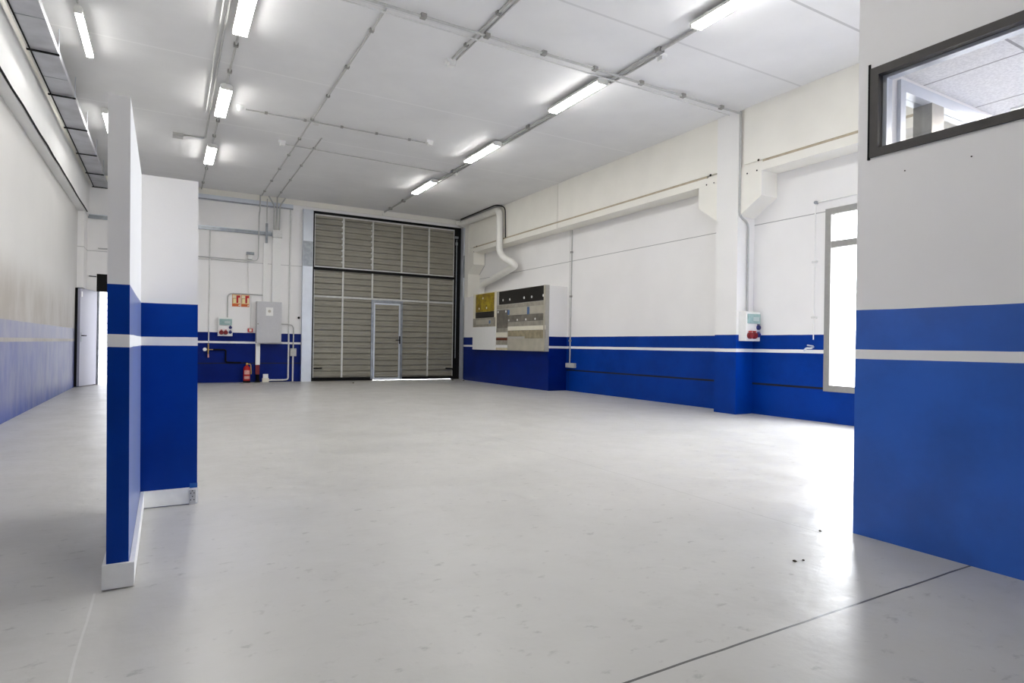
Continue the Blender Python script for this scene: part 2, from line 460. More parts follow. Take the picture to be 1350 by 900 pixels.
t = thing('ceiling_light_panel', 'white square light panel in the office ceiling behind the strip window', 'ceiling light', (4.765, 1.42, 2.481))
obj('frame', box(BM(), -.295, .295, -.295, .295, -.012, 0), M_white, t)
obj('diffuser', box(BM(), -.265, .265, -.265, .265, -.016, -.0125), M_panel, t)
for x, y in ((4.765, -.6), (6.55, 1.36), (6.55, -.6)):  # extra panels, never in view, added to brighten the office
    c_ = copy_tree(t); c_.location = (x, y, 2.481); c_['label'] = 'added white square office ceiling light out of sight behind the office wall'; c_['group'] = 'added office ceiling lights out of sight'

# partition --------------------------------------------------------
LEAN = -.0103
def leaned(bm):
    for v in bm.verts: v.co.x += LEAN*v.co.z
    return bm
bm = BM()
prism(bm, [(-.188, 2.85), (-.113, 2.85), (-.113, 4.13), (.181, 4.13), (.181, 4.21), (-.188, 4.21)], 'z', 0, 1.945)
part = struct('wall_partition', leaned(bm), M_part, 'free-standing L-shaped partition painted white over blue with a white stripe')
bb = struct('baseboard_partition', prism(BM(), [(-.202, 2.834), (-.094, 2.834), (-.094, 4.117), (.186, 4.117), (.186, 4.1295), (-.112, 4.1295), (-.112, 2.8495), (-.1885, 2.8495), (-.1885, 4.21), (-.202, 4.21)], 'z', .005, .100),
            M_trim, 'white skirting around the foot of the partition')
br = obj('corner_bracket', box(BM(), .138, .172, 4.108, 4.1165, .0, .086), M_cond, part, label='perforated steel bracket')
for (x, z) in ((.146, .068), (.164, .068), (.155, .048), (.146, .028), (.164, .028), (.155, .082)):
    obj('hole', lathe(BM(), [(.0032, 0), (.0032, .001)], (x, 4.107, z), 'y', 10), M_hole, br)
obj('paint_patch', box(BM(), .140, .181, 4.112, 4.1165, .099, .126), M_bluelt, part, label='lighter blue paint patch')

# side door at the far left ---------------------------------------
d1 = struct('door_1', box(BM(), DX0, DX1, YB+.01, YB+.12, 2.035, DZ-.001), M_dark, 'open white side door with a dark panel above it')
bm = BM(); box(bm, DX0+.001, DX0+.05, YB+.02, YB+.14, 0, 2.034); box(bm, DX1-.05, DX1-.001, YB+.02, YB+.14, 0, 2.034)
obj('door_frame', bm, M_galv, d1)
ang = math.atan2(15.20-16.0, -1.537+1.318)
leaf = obj('door_leaf', box(BM(), 0, .83, -.045, 0, .012, 2.03), M_doorleaf, d1, bevel=.003)
leaf.location = (-1.305, 16.0, 0); leaf.rotation_euler = (0, 0, ang)
h = obj('handle', tube(BM(), [(.765, 0, 1.06), (.765, .05, 1.06), (.65, .05, 1.06)], .011, 8, .015), M_dark, leaf)
obj('lock_plate', box(BM(), .745, .785, .0005, .006, .93, 1.12), M_galv, leaf, bevel=.002)
obj('sticker', box(BM(), .72, .78, .0005, .002, 1.86, 1.97), M_white, leaf)
obj('edge_strip', box(BM(), .7, .832, -.112, -.047, .012, 2.04), M_rub, leaf, label='black edge strip')
tag(obj('bar_latch', tube(BM(), [(-1.46, YB-.02, 2.36), (-1.325, YB-.02, 2.355)], .009, 8), M_dark), 'short dark rod beside the dark panel over the side door', 'latch')

# outside ----------------------------------------------------------
struct('exterior_ground', box(BM(), -40, 50, -40, 60, -.20, -.125), M_ground)
struct('exterior_wall', box(BM(), -9, 4.4, 20.6, 20.9, -.1, 4.65), M_side, 'white slatted building across the yard')

struct('sky_blocker', box(BM(), -4, 3.0, YB+WT, 18.6, 2.62, 2.76), M_ground)  # unseen slab added to keep sky light off the door leaf

# ================================================================ GATE
gate = thing('industrial_gate', 'large ribbed grey metal gate in the back wall with a small inset door', 'gate', (0, 0, 0))
GY = YB+.02
bm = BM()
box(bm, GX0+.002, 3.287, GY-.015, GY+.12, 0, GZ-.002); box(bm, 3.287, 7.205, GY-.015, GY+.12, 4.300, GZ-.002)
box(bm, 7.205, GX1-.002, GY-.015, GY+.12, 0, GZ-.002)
obj('frame', bm, M_dark, gate, label='black outer frame')
obj('leak_blocker', box(BM(), 3.287, 7.205, GY+.0605, GY+.066, .04, 4.31), M_gate, gate)  # hidden sheet added to stop daylight leaking between the panels
obj('cross_beam', box(BM(), 3.287, 7.205, GY-.02, GY+.06, 2.865, 2.935), M_dark, gate, label='black cross beam')
bm = BM(); box(bm, 3.287, 4.86, GY, GY+.06, 0.0, .085); box(bm, 5.62, 7.205, GY, GY+.06, .009, .085)
obj('bottom_rail', bm, M_rub, gate, label='black rubber bottom rail')
XM = (3.287, 4.03, 4.815, 5.63, 6.43, 7.205)
def ribbed(x0, x1, z0, z1, pitch=.152):
    """sheet of flat slats with a deep narrow groove and a shallow ridge in every pitch"""
    bm = BM(); prof = []; z = z0
    while z < z1-.001:
        for dz, y in ((0, .004), (.010, .040), (.026, .040), (.034, .004), (.082, .004), (.086, .010), (.098, .010), (.102, .004)):
            if z+dz < z1: prof.append((GY+y, z+dz))
        z += pitch
    prof.append((GY+.004, z1))
    vs = [(bm.verts.new((x0, y, z)), bm.verts.new((x1, y, z))) for y, z in prof]
    for a, b in zip(vs, vs[1:]): bm.faces.new((a[0], a[1], b[1], b[0]))
    bk = [bm.verts.new(p) for p in ((x0, GY+.055, z0), (x1, GY+.055, z0), (x1, GY+.055, z1), (x0, GY+.055, z1))]
    bm.faces.new(bk[::-1])
    bmesh.ops.recalc_face_normals(bm, faces=bm.faces)
    return bm
for a, b in zip(XM, XM[1:]):
    obj('ribbed_panel', ribbed(a+.003, b-.003, 2.96, 4.275), M_gate, gate)
    obj('ribbed_panel', ribbed(a+.003, b-.003, 2.205, 2.862), M_gate, gate)
for i, (a, b) in enumerate(zip(XM, XM[1:])):
    if i != 2: obj('ribbed_panel', ribbed(a+.003, b-.003, .087, 2.165), M_gate, gate)
def prof_bar(x0, x1, z0, z1, d=.012): return box(BM(), x0, x1, GY-d, GY+.03, z0, z1)
for x in XM[1:-1]:
    obj('mullion', prof_bar(x-.022, x+.022, 2.937, 4.298), M_mull, gate)
    obj('mullion', prof_bar(x-.022, x+.022, 2.205, 2.863), M_mull, gate)
for x in (XM[1], XM[4]):
    obj('mullion', prof_bar(x-.022, x+.022, .085, 2.17), M_mull, gate)
for z0, z1 in ((2.168, 2.203), (4.272, 4.299), (2.937, 2.960)):
    obj('rail', prof_bar(3.287, 7.205, z0-.006, z1+.006, .014), M_mull, gate)
for a, b in ((3.288, 3.306), (7.186, 7.204)):
    obj('edge_profile', box(BM(), a, b, GY-.012, GY+.02, .085, 4.27), M_mull, gate)
# small fixing tabs along two of the upper mullions
for x in XM[1:3]:
    for k in range(8):
        obj('fixing_tab', box(BM(), x-.050, x-.022, GY-.002, GY+.02, 3.08+k*.152, 3.08+k*.152+.05), M_mull, gate)
bm = BM(); box(bm, 4.80, 4.862, GY-.018, GY+.03, .03, 2.166); box(bm, 5.618, 5.680, GY-.018, GY+.03, .03, 2.166); box(bm, 4.862, 5.618, GY-.018, GY+.03, 2.10, 2.166)
obj('door_frame', bm, M_galv, gate)
pd = obj('inset_door', ribbed(4.90, 5.585, .065, 2.05), M_gate, gate)
bm = BM(); box(bm, 4.868, 4.902, GY-.022, GY+.02, .009, 2.09); box(bm, 5.575, 5.612, GY-.022, GY+.02, .009, 2.09)
box(bm, 4.902, 5.575, GY-.022, GY+.02, 2.045, 2.09); box(bm, 4.902, 5.575, GY-.022, GY+.02, .009, .066)
obj('door_rim', bm, M_galvl, pd)
hb = tube(BM(), [(5.60, GY-.02, 1.09), (5.60, GY-.075, 1.09), (5.47, GY-.075, 1.09)], .013, 8, .02); box(hb, 5.582, 5.618, GY-.031, GY-.0225, .99, 1.20)
obj('handle', hb, M_rub, pd, label='black lever handle')
obj('bolt', tube(BM(), [(3.31, GY-.03, .33), (3.52, GY-.03, .335)], .016, 8), M_rub, gate)
obj('bolt', tube(BM(), [(6.98, GY-.03, .31), (7.19, GY-.03, .30), (7.22, GY-.03, .24)], .018, 8, .02), M_rub, gate)
bm = tube(BM(), [(7.262, GY-.05, .6), (7.262, GY-.05, 4.02)], .012, 8); box(bm, 7.21, 7.31, GY-.06, GY-.016, 4.05, 4.11); box(bm, 7.24, 7.29, GY-.06, GY-.016, 3.86, 3.94)
obj('guide_rod', bm, M_galv, gate)
obj('marker', box(BM(), 6.42, 6.446, GY-.016, GY-.0125, .66, .80), M_white, gate)

def steel_post(name, x0, x1, y0, y1, z1, label):
    t = thing(name, label, 'post', (0, 0, 0))
    bm = BM(); w = .012
    prism(bm, [(x0, y0), (x1, y0), (x1, y1), (x1-w, y1), (x1-w, y0+w), (x0+w, y0+w), (x0+w, y1), (x0, y1)], 'z', 0, z1)
    obj('channel', bm, M_galvl, t)
    obj('splice_plate', box(BM(), x0+.004, x1-.004, y0-.006, y0-.0005, 2.92, 3.555), M_galv, t, label='duller splice plate')
    return t
steel_post('steel_post', 2.985, 3.228, 15.90, YB-.001, 4.36, 'bright galvanised steel post left of the ribbed gate')
steel_post('steel_post', 7.405, 7.452, 15.84, YB-.001, 4.36, 'narrow galvanised steel post right of the ribbed gate')

# ================================================================ CEILING LIGHTS
LL = 1.22
def make_lamp(label, single=False):
    t = thing('fluorescent_light', label, 'ceiling light', group='twin tube fluorescent ceiling lights')
    for sy in (-.42, .42):
        obj('bracket', box(BM(), -.025, .025, sy-.02, sy+.02, -.0295, -.001), M_lamp_body, t)
    bm = BM(); w = .039 if single else .079
    prism(bm, [(-w*.63, -.030), (w*.63, -.030), (w, -.050), (w, -.086), (-w, -.086), (-w, -.050)], 'y', -LL/2, LL/2)
    obj('housing', bm, M_lamp_body, t)
    for sx in ((0,) if single else (-1, 1)):
        if single:
            bm = BM(); prism(bm, [(-.036, -.0865), (.036, -.0865), (.034, -.095), (.020, -.109), (-.020, -.109), (-.034, -.095)], 'y', -LL/2+.03, LL/2-.03)
            obj('tube_diffuser', bm, M_tube1, t, label='glowing tube cover'); continue
        bm = BM(); prism(bm, [(sx*.003, -.0865), (sx*.077, -.0865), (sx*.074, -.095), (sx*.060, -.109), (sx*.020, -.109), (sx*.003, -.096)], 'y', -LL/2+.03, LL/2-.03)
        obj('tube_diffuser', bm, M_tube, t, label='glowing tube cover')
    for sy in (-1, 1):
        bm = BM(); box(bm, -w*.97, w*.97, sy*(LL/2-.029), sy*(LL/2-.001), -.109, -.0865)
        obj('end_cap', bm, M_lamp_body, t, bevel=.006)
    return t
lamps = [
 (4.985, 4.18, 'largest twin-tube ceiling light in the right-hand row, cut by the top edge'),
 (4.985, 7.00, 'twin-tube ceiling light second from the front in the right-hand row'),
 (4.985, 9.93, 'twin-tube ceiling light third from the front in the right-hand row'),
 (4.985, 12.78, 'smallest twin-tube ceiling light of the right-hand row nearest the gate'),
 (.690, 6.98, 'largest twin-tube ceiling light in the row above the partition'),
 (.690, 9.88, 'middle twin-tube ceiling light in the row above the partition'),
 (.690, 12.80, 'farthest twin-tube ceiling light above the partition near the back wall'),
 (-.860, 8.55, 'slim single-tube ceiling light beside the cable tray at upper left'),
 (-.860, 11.85, 'slim single-tube light half hidden behind the top of the partition'),
]
unseen = [(.690, 4.1), (.690, 1.2)]
proto = single = None
for (x, y, lab) in lamps + [(x, y, 'twin-tube fluorescent ceiling light above the camera, outside the view') for x, y in unseen]:
    if x < 0:
        if single is None: o = single = make_lamp(lab, True)
        else: o = copy_tree(single)
        o['group'] = 'single tube fluorescent ceiling lights'
    elif proto is None: o = proto = make_lamp(lab)
    else: o = copy_tree(proto)
    o['label'] = lab
    if 'outside' in lab: o['group'] = 'fluorescent ceiling lights outside the view'
    o.location = (x, y, ZC-.001)

# ================================================================ CONDUITS
def conduit(pts, r, mat, label, cat='conduit', bend=.08, name='conduit', clips=0, parent=None):
    o = obj(name, tube(BM(), pts, r, 8, bend), mat); tag(o, label, cat, 'wall and ceiling conduits')
    if clips:
        a, b = Vector(pts[0]), Vector(pts[-1])
        for k in range(clips):
            p = a.lerp(b, (k+.5)/clips)
            obj('clip', box(BM(), p.x-r*1.9, p.x+r*1.9, p.y-r*1.9, p.y+r*1.9, p.z-r*1.3, p.z+r*1.6), M_alu, o)
    return o
zc = ZC-.016
conduit([(2.0, 6.30, zc), (2.0, 15.97, zc)], .013, M_cond, 'long thin grey conduit running along the ceiling towards the back wall', clips=9)
conduit([(2.33, 10.9, zc), (2.36, 15.97, zc)], .012, M_cond, 'shorter ceiling conduit beside the long one near the back wall', clips=4)
conduit([(1.02, 10.10, zc-.026), (3.93, 10.06, zc-.026)], .011, M_cond, 'thin conduit crossing the ceiling between two small detectors', clips=5)
conduit([(1.83, 11.50, zc-.024), (5.06, 11.60, zc-.024)], .010, M_cond, 'faint thin conduit crossing the ceiling from the flat white sensor to the right lights')
conduit([(3.06, .5, zc), (3.07, 6.98, zc)], .013, M_cond, 'ceiling conduit coming from the top edge down to the small white sensor', clips=8)
conduit([(3.13, .5, zc), (3.13, 6.98, zc)], .011, M_cond, 'second ceiling conduit paired beside the one leading to the small white sensor')
conduit([(1.2, 6.15, zc-.054), (7.40, 6.20, zc-.054)], .016, M_cond, 'conduit crossing the ceiling to the top of the pillar', clips=8)
conduit([(1.2, 6.34, zc-.03), (7.40, 6.38, zc-.03)], .009, M_condw, 'thin white conduit crossing the ceiling beside the one to the pillar top')
conduit([(5.105, 1.95, zc-.014), (5.105, 15.98, zc-.014)], .021, M_cond, 'conduit along the ceiling beside the right-hand row of lights', clips=14)
conduit([(5.20, 5.62, zc), (5.20, 13.4, zc)], .014, M_cond, 'second conduit right of the right-hand row of lights')
conduit([(.50, .5, zc), (.56, 12.0, zc), (.18, 12.05, zc)], .015, M_cond, 'ceiling conduit left of the middle lights turning to a small box', clips=0, bend=.05)
conduit([(.43, .5, zc), (.50, 10.6, zc)], .012, M_condw, 'white ceiling conduit paired on the far left of the middle row of lights')
for a, b, lab in ((7.60, 9.26, 'conduit joining the largest and middle lights above the partition'),
                  (10.50, 12.18, 'conduit joining the middle and farthest lights above the partition'),
                  (13.42, 15.98, 'conduit from the farthest light above the partition to the back wall')):
    conduit([(.69, a, zc-.01), (.69, b, zc-.01)], .014, M_cond, lab, clips=2)
conduit([(-.86, 6.2, zc), (-.86, 7.92, zc)], .012, M_cond, 'curled cable at the near end of the slim light on the left')
conduit([(5.06, YB-.02, ZC-.03), (5.06, YB-.045, ZC-.12)], .02, M_pvc, 'small pipe stub where the right ceiling conduit meets the wall above the gate', 'pipe stub', name='pipe_stub')

# ceiling devices
def detector(name, label, x, y, kind):
    t = thing(name, label, 'detector', (x, y, ZC-.001))
    if kind == 'dome':
        obj('base', lathe(BM(), [(.055, -.018), (.06, 0)]), M_white, t)
        obj('sensor_head', lathe(BM(), [(.012, -.085), (.035, -.075), (.048, -.05), (.045, -.0185)]), M_white, t)
    else:
        obj('base', box(BM(), -.06, .06, -.04, .04, -.045, 0), M_white, t, bevel=.006)
        obj('sensor_head', box(BM(), -.035, .045, -.05, .03, -.085, -.0455), M_white, t, bevel=.01)
    return t
detector('ceiling_detector', 'round white detector at the left end of the thin cross conduit', .94, 10.10, 'dome')
detector('ceiling_detector', 'small white box sensor at the right end of the thin cross conduit', 4.00, 10.04, 'box')
detector('ceiling_detector', 'flat white sensor nearest the back wall conduits', 1.76, 11.46, 'box')
detector('ceiling_detector', 'small white sensor at the end of the paired ceiling conduits', 3.08, 7.06, 'box')
detector('ceiling_detector', 'white sensor above the far right lights beside their conduit', 5.20, 11.55, 'dome')
detector('ceiling_detector', 'white sensor at the end of the conduit right of the big right light', 5.23, 5.56, 'box')
tag(obj('junction_box', lathe(BM(), [(.05, -.05), (.055, -.045), (.055, -.001)], (2.076, 10.17, ZC)), M_condw), 'small round junction box where the thin ceiling conduits cross', 'junction box')
tag(obj('junction_box', box(BM(), .06, .22, 11.99, 12.11, ZC-.07, ZC-.001), M_cond, bevel=.006), 'grey ceiling box at the end of the turned conduit above the partition', 'junction box')

# cable tray on the upper left --------------------------------------
tr = thing('cable_tray', 'long suspended galvanised cable tray along the upper left wall', 'cable tray', (0, 0, 0))
TZ = 4.30
bm = BM(); prism(bm, [(-1.385, TZ), (-1.130, TZ), (-1.130, TZ+.075), (-1.133, TZ+.075), (-1.133, TZ+.004), (-1.382, TZ+.004), (-1.382, TZ+.075), (-1.385, TZ+.075)], 'y', -1.0, 15.90)
obj('channel', bm, M_tray, tr)
obj('edge_strip', box(BM(), -1.398, -1.3855, -1.0, 15.90, TZ-.012, TZ+.03), M_rub, tr, label='dark edge strip')
for y in (1.41, 2.88, 4.35, 5.82, 7.29, 8.757, 10.217, 11.695, 13.195, 14.64, 15.88):
    b_ = obj('bracket', box(BM(), -1.42, -1.115, y-.018, y+.018, TZ-.026, TZ-.0125), M_rub, tr, label='dark cross bracket')
    for x in (-1.41, -1.122):
        obj('hanger_rod', tube(BM(), [(x, y, TZ-.012), (x, y, ZC)], .005, 6), M_galvl, b_)
for y in (7.9, 9.6, 15.3):
    obj('tray_joint', box(BM(), -1.384, -1.131, y-.006, y+.006, TZ-.004, TZ-.0005), M_galv, tr)
o = obj('cable', tube(BM(), [(-1.466+random.uniform(-.006, .006), y*.55-1, 3.672+random.uniform(-.008, .008)) for y in range(0, 31)], .012, 6), M_dark)
tag(o, 'dark cable running along the left wall ledge', 'cable')

# ================================================================ BACK WALL SERVICES
def wthing(name, label, cat, x, z, y=YB): return thing(name, label, cat, (x, y-.001, z))
W = YB-.001
# horizontal ducts
t = thing('cable_trunking', 'wide pale horizontal trunking under the ceiling on the back wall', 'trunking', (0, 0, 0), 'cable trunking on the back wall')
obj('duct', box(BM(), -1.3, 2.74, W-.075, W-.001, 4.315, 4.435), M_galvl, t)
obj('lid', box(BM(), -1.3, 2.74, W-.079, W-.0755, 4.31, 4.34), M_galv, t)
t = thing('cable_trunking', 'grey horizontal trunking ending at the square box on the back wall', 'trunking', (0, 0, 0), 'cable trunking on the back wall')
obj('duct', box(BM(), -1.49, 2.255, W-.05, W-.001, 3.615, 3.70), M_galv, t)
obj('lid', box(BM(), -1.49, 2.255, W-.054, W-.0505, 3.69, 3.705), M_galvl, t)
tag(obj('junction_box', box(BM(), 2.262, 2.485, W-.11, W-.001, 3.575, 3.755), M_condw, bevel=.006), 'square box on the back wall below the three short pipes', 'junction box', 'boxes on the back wall')
for x, dx, lab in ((2.29, -.13, 'left'), (2.355, 0, 'middle'), (2.42, .13, 'right')):
    pts = [(x+dx, W-.10, ZC-.01), (x+dx*.5, W-.105, 4.46), (x, W-.105, 4.36), (x, W-.07, 3.757)] if dx else [(x, W-.105, ZC-.01), (x, W-.105, 4.3), (x, W-.07, 3.757)]
    conduit(pts, .017, M_cond, '%s one of three short pipes dropping from ceiling to square wall box' % lab, bend=.06)
o = conduit([(2.128, W-.095, 4.50), (2.128, W-.07, 3.87)], .012, M_cond, 'thin drop between upper and lower trunking on the back wall')
tag(obj('cable_trunking', box(BM(), 2.10, 2.152, W-.10, W-.056, 3.42, 3.90), M_galv), 'short dark vertical trunking crossing the lower grey trunking', 'trunking', 'cable trunking on the back wall')
tag(obj('cable_trunking', box(BM(), 2.272, 2.47, W-.06, W-.001, 1.978, 3.574), M_white, bevel=.004), 'wide white vertical trunking above the grey electric cabinet', 'trunking', 'cable trunking on the back wall')
tag(obj('cable_trunking', box(BM(), 2.065, 2.165, W-.05, W-.001, 1.978, 3.415), M_white, bevel=.004), 'narrower white vertical trunking left of the wide one above the cabinet', 'trunking', 'cable trunking on the back wall')
conduit([(1.965, W-.10, ZC-.01), (1.965, W-.10, 4.2), (1.95, W-.072, 4.1), (1.945, W-.072, 2.955), (1.5, W-.072, 2.96), (-1.3, W-.072, 2.97)], .013, M_cond, 'conduit dropping from the ceiling and turning left along the back wall joint', bend=.12)
conduit([(2.69, W-.02, 4.308), (2.69, W-.02, .055), (2.585, W-.02, .045)], .019, M_condw, 'tall white pipe left of the gate post turning along the floor', bend=.1)
conduit([(2.58, W-.022, .042), (2.235, W-.022, .042)], .022, M_condw, 'short white pipe lying along the floor foot of the back wall')
conduit([(2.488, W-.058, 1.435), (2.80, W-.058, 1.435), (2.80, W-.03, .838)], .016, M_cond, 'conduit leaving the electric cabinet sideways and bending down to a grey box', bend=.13)
conduit([(2.80, W-.02, .640), (2.80, W-.02, .002)], .019, M_condw, 'white pipe from the small grey box down to the floor')
conduit([(1.285, W-.02, 1.556), (1.285, W-.02, 2.142), (2.06, W-.02, 2.142)], .015, M_cond, 'conduit rising from the socket box and turning right over the red signs', bend=.12)
conduit([(.885, W-.016, 3.61), (.890, W-.016, .95)], .013, M_condw, 'thin vertical water pipe above the tap on the back wall')
conduit([(1.80, W-.014, 2.10), (1.80, W-.014, 1.31)], .008, M_condw, 'thin cable dropping to the red alarm button')
conduit([(1.72, W-.014, 2.98), (1.74, W-.014, 2.165)], .006, M_condw, 'very thin cable below the siren on the back wall')
conduit([(.992, W-.03, .785), (1.26, W-.03, .785), (1.26, W-.03, .485), (1.60, W-.03, .475)], .019, M_rub, 'stepped black pipe running from the tap towards the fire extinguisher', bend=.05)
# box on the floor, small grey box
t = wthing('floor_socket_box', 'small white socket box standing on the floor by the back wall', 'socket box', 2.155, 0)
obj('base', box(BM(), -.075, .075, -.09, 0, 0, .095), M_ivory, t, bevel=.006); obj('socket', box(BM(), -.055, .06, -.07, 0, .0955, .195), M_white, t, bevel=.008)
t = wthing('junction_box', 'small square grey box on the pipe beside the gate post', 'junction box', 2.80, .64, YB); t['group'] = 'boxes on the back wall'
obj('body', box(BM(), -.07, .07, -.075, 0, 0, .195), M_cond, t, bevel=.008)
for a in (-1, 1):
    for b_ in (.025, .17): obj('screw', lathe(BM(), [(.008, -.078), (.008, -.0755)], (a*.052, 0, b_), 'y', 8), M_alu, t)
tag(obj('wall_knob', lathe(BM(), [(.012, -.05), (.026, -.045), (.03, -.02), (.014, -.001)], (2.925, W, 1.61), 'y', 14), M_dark), 'small dark knob on the back wall beside the gate post', 'knob')
# electric cabinet
t = wthing('electric_cabinet', 'large grey metal electric cabinet with a white notice on the back wall', 'electric cabinet', 2.20, .962)
obj('body', box(BM(), -.285, .285, -.19, 0, 0, 1.008), M_cab, t, bevel=.004)
d = obj('door', box(BM(), -.283, .283, -.212, -.191, .004, 1.004), M_cab, t, bevel=.005)
nt_ = obj('notice', box(BM(), -.082, .086, -.2145, -.2125, .665, .868), M_white, d)
obj('emblem', lathe(BM(), [(.035, -.2155), (.035, -.2148)], (0.002, 0, .775), 'y', 18), M_cover, nt_)
obj('lock', lathe(BM(), [(.016, -.222), (.016, -.2125)], (-.255, 0, .46), 'y', 12), M_alu, d)
tag(obj('cable_trunking', box(BM(), 1.922, 2.02, W-.07, W-.001, .425, .961), M_white, bevel=.004), 'short white vertical trunking below the electric cabinet', 'trunking', 'cable trunking on the back wall')
t = wthing('hydrant_pipe', 'red pipe with a black foot below the white trunking', 'pipe', 1.97, 0)
obj('red_sleeve', box(BM(), -.046, .044, -.066, -.001, .19, .424), M_dred, t, bevel=.012)
obj('foot', lathe(BM(), [(.07, 0), (.07, .012), (.042, .03), (.042, .186), (.05, .189)], (0, -.072, 0)), M_rub, t)
# fire extinguisher
t = thing('fire_extinguisher', 'red fire extinguisher standing on the floor against the back wall', 'fire extinguisher', (1.715, YB-.17, 0))
obj('cylinder', lathe(BM(), [(.072, 0), (.078, .012), (.078, .33), (.066, .375), (.03, .405), (.03, .425)], seg=28), M_red, t)
obj('foot_ring', lathe(BM(), [(.080, .0), (.082, .004), (.082, .045), (.079, .05)], seg=28), M_rub, t)
bm = BM(); n = 12
for z0, z1 in ((.20, .30), (.09, .16)):
    vs = [[bm.verts.new((.0795*math.sin(a), -.0795*math.cos(a), z)) for a in [(-.9+1.8*k/n) for k in range(n+1)]] for z in (z0, z1)]
    for k in range(n): bm.faces.new((vs[0][k], vs[0][k+1], vs[1][k+1], vs[1][k]))
obj('label_plate', bm, simple('extinguisher_label', (.88, .66, .62), .5, var=.06, scale=25), t)
v = obj('valve', lathe(BM(), [(.026, .4255), (.028, .455), (.018, .475)]), M_brass, t)
obj('lever', box(BM(), -.075, .03, -.012, .012, .476, .492), M_rub, v)
obj('hose', tube(BM(), [(.028, 0, .45), (.085, -.01, .44), (.10, -.01, .25), (.097, -.01, .20)], .012, 8, .05), simple('hose_tan', (.78, .66, .36), .6), t)
# fire signs
def sign(label, x):
    t = thing('fire_sign', label, 'sign', (x, W, 1.83), 'red fire safety signs')
    obj('plate', box(BM(), -.092, .092, -.006, 0, 0, .292), M_orange, t)
    obj('cream_field', box(BM(), -.082, .082, -.0075, -.0062, .072, .282), M_cream, t)
    bm = BM(); box(bm, .000, .045, -.0088, -.0076, .085, .270)
    prism(bm, [(.000, .215), (.080, .215), (.080, .270), (.000, .270)], 'y', -.0092, -.0089)
    obj('red_symbol', bm, M_red, t)
    bm = BM(); prism(bm, [(-.072, .21), (-.015, .21), (-.028, .25), (-.044, .272), (-.060, .245)], 'y', -.0085, -.0077)
    obj('flame_symbol', bm, M_ivory, t)
    bm = BM(); box(bm, -.078, -.006, -.0085, -.0077, .192, .200); box(bm, -.078, -.070, -.0085, -.0077, .085, .192)
    obj('dark_line', bm, simple('sign_brown_line', (.5, .33, .15), .6), t)  # thin brown lines on the cream field
    obj('white_arrow', prism(BM(), [(.045, .018), (.082, .018), (.082, .055), (.062, .055)], 'y', -.0078, -.0063), M_ivory, t)
    return t
sign('left one of two red and cream fire signs above the socket box', 1.476)
sign('right one of two red and cream fire signs, nearer the electric cabinet', 1.674)
# socket distribution box (two)
def socket_box(label, loc):
    t = thing('socket_distribution_box', label, 'socket box', loc, 'white socket boxes with red and blue sockets')
    obj('body', box(BM(), -.157, .157, -.13, 0, 0, .442), M_white, t, bevel=.008)
    c = obj('breaker_cover', box(BM(), -.128, .138, -.150, -.1305, .262, .405), M_teal, t, bevel=.01, label='greenish translucent cover')
    obj('breakers', box(BM(), -.02, .11, -.1525, -.1505, .30, .36), simple('breaker_grey', (.74, .80, .79), .4), c)
    for x in (-.085, .010):
        s = obj('red_socket', lathe(BM(), [(.050, -.131), (.050, -.165), (.042, -.178), (.015, -.18)], (x, 0, .082), 'y', 20), M_dred, t)
        obj('hinge', box(BM(), x-.02, x+.02, -.168, -.1315, .134, .150), M_red, s)
    for z in (.205, .092):
        s = obj('blue_socket', lathe(BM(), [(.036, -.131), (.036, -.155), (.030, -.164), (.01, -.165)], (.108, 0, z), 'y', 18), M_bluep, t)
        obj('hinge', box(BM(), .09, .126, -.158, -.1315, z+.038, z+.05), M_bluep, s)
    return t
sb = socket_box('white socket box with red sockets on the back wall left of the cabinet', (1.236, W, 1.112))
# siren
t = wthing('alarm_siren', 'small white siren with a dark top on the back wall', 'alarm', 1.765, 2.99)
obj('body', box(BM(), -.05, .05, -.08, 0, 0, .11), M_condw, t, bevel=.01)
obj('beacon', box(BM(), -.085, .085, -.10, 0, .1105, .17), M_galv, t, bevel=.012)
t = wthing('alarm_button', 'small red and white alarm button just above the blue paint', 'alarm button', 1.795, 1.218)
obj('body', box(BM(), -.055, .055, -.05, 0, 0, .09), M_red, t, bevel=.006)
obj('push_plate', box(BM(), -.027, .027, -.054, -.0505, .018, .076), M_ivory, t)
# tap
t = wthing('water_tap', 'brass water tap with a white handle on the back wall', 'tap', .885, .60)
obj('body', tube(BM(), [(0, -.04, .33), (0, -.04, .08)], .016, 10), M_brass, t)
obj('branch', tube(BM(), [(-.06, -.04, .185), (.10, -.04, .185)], .013, 10), M_brass, t)
obj('handle', lathe(BM(), [(.02, -.10), (.042, -.095), (.042, -.07), (.02, -.06)], (-.075, 0, .19), 'y', 16), M_white, t)
obj('spout', tube(BM(), [(0, -.04, .08), (0, -.06, .04), (0, -.06, .0)], .018, 10, .02), simple('tap_red_white', (.85, .62, .6), .4), t)

# ================================================================ RIGHT WALL SERVICES
# meter cabinets
MX = 7.26
def cab_part(name, y0, y1, z0, z1, mat, parent, d=.004, off=0.0, label=None, bevel=0.):
    return obj(name, box(BM(), MX-off-d, MX-off-.0005, y0, y1, z0, z1), mat, parent, bevel=bevel, label=label)
t = thing('meter_cabinet', 'right and wider grey electric meter cabinet with a black strip on top', 'meter cabinet', (0, 0, 0), 'electric meter cabinets')
obj('body', box(BM(), MX, 7.3535, 11.217, 13.50, .868, 2.338), M_boxside, t, bevel=.003)
bs = cab_part('black_panel', 11.276, 13.352, 2.004, 2.33, M_black, t, .012, label='black top panel')
for y in (13.143, 12.805, 12.129, 11.792, 11.305):
    obj('screw', lathe(BM(), [(.030, -.016), (.030, -.0125)], (MX, y, 2.108), 'x', 12), M_white, bs, label='white screw')
for y in (11.2, 11.97):
    pass
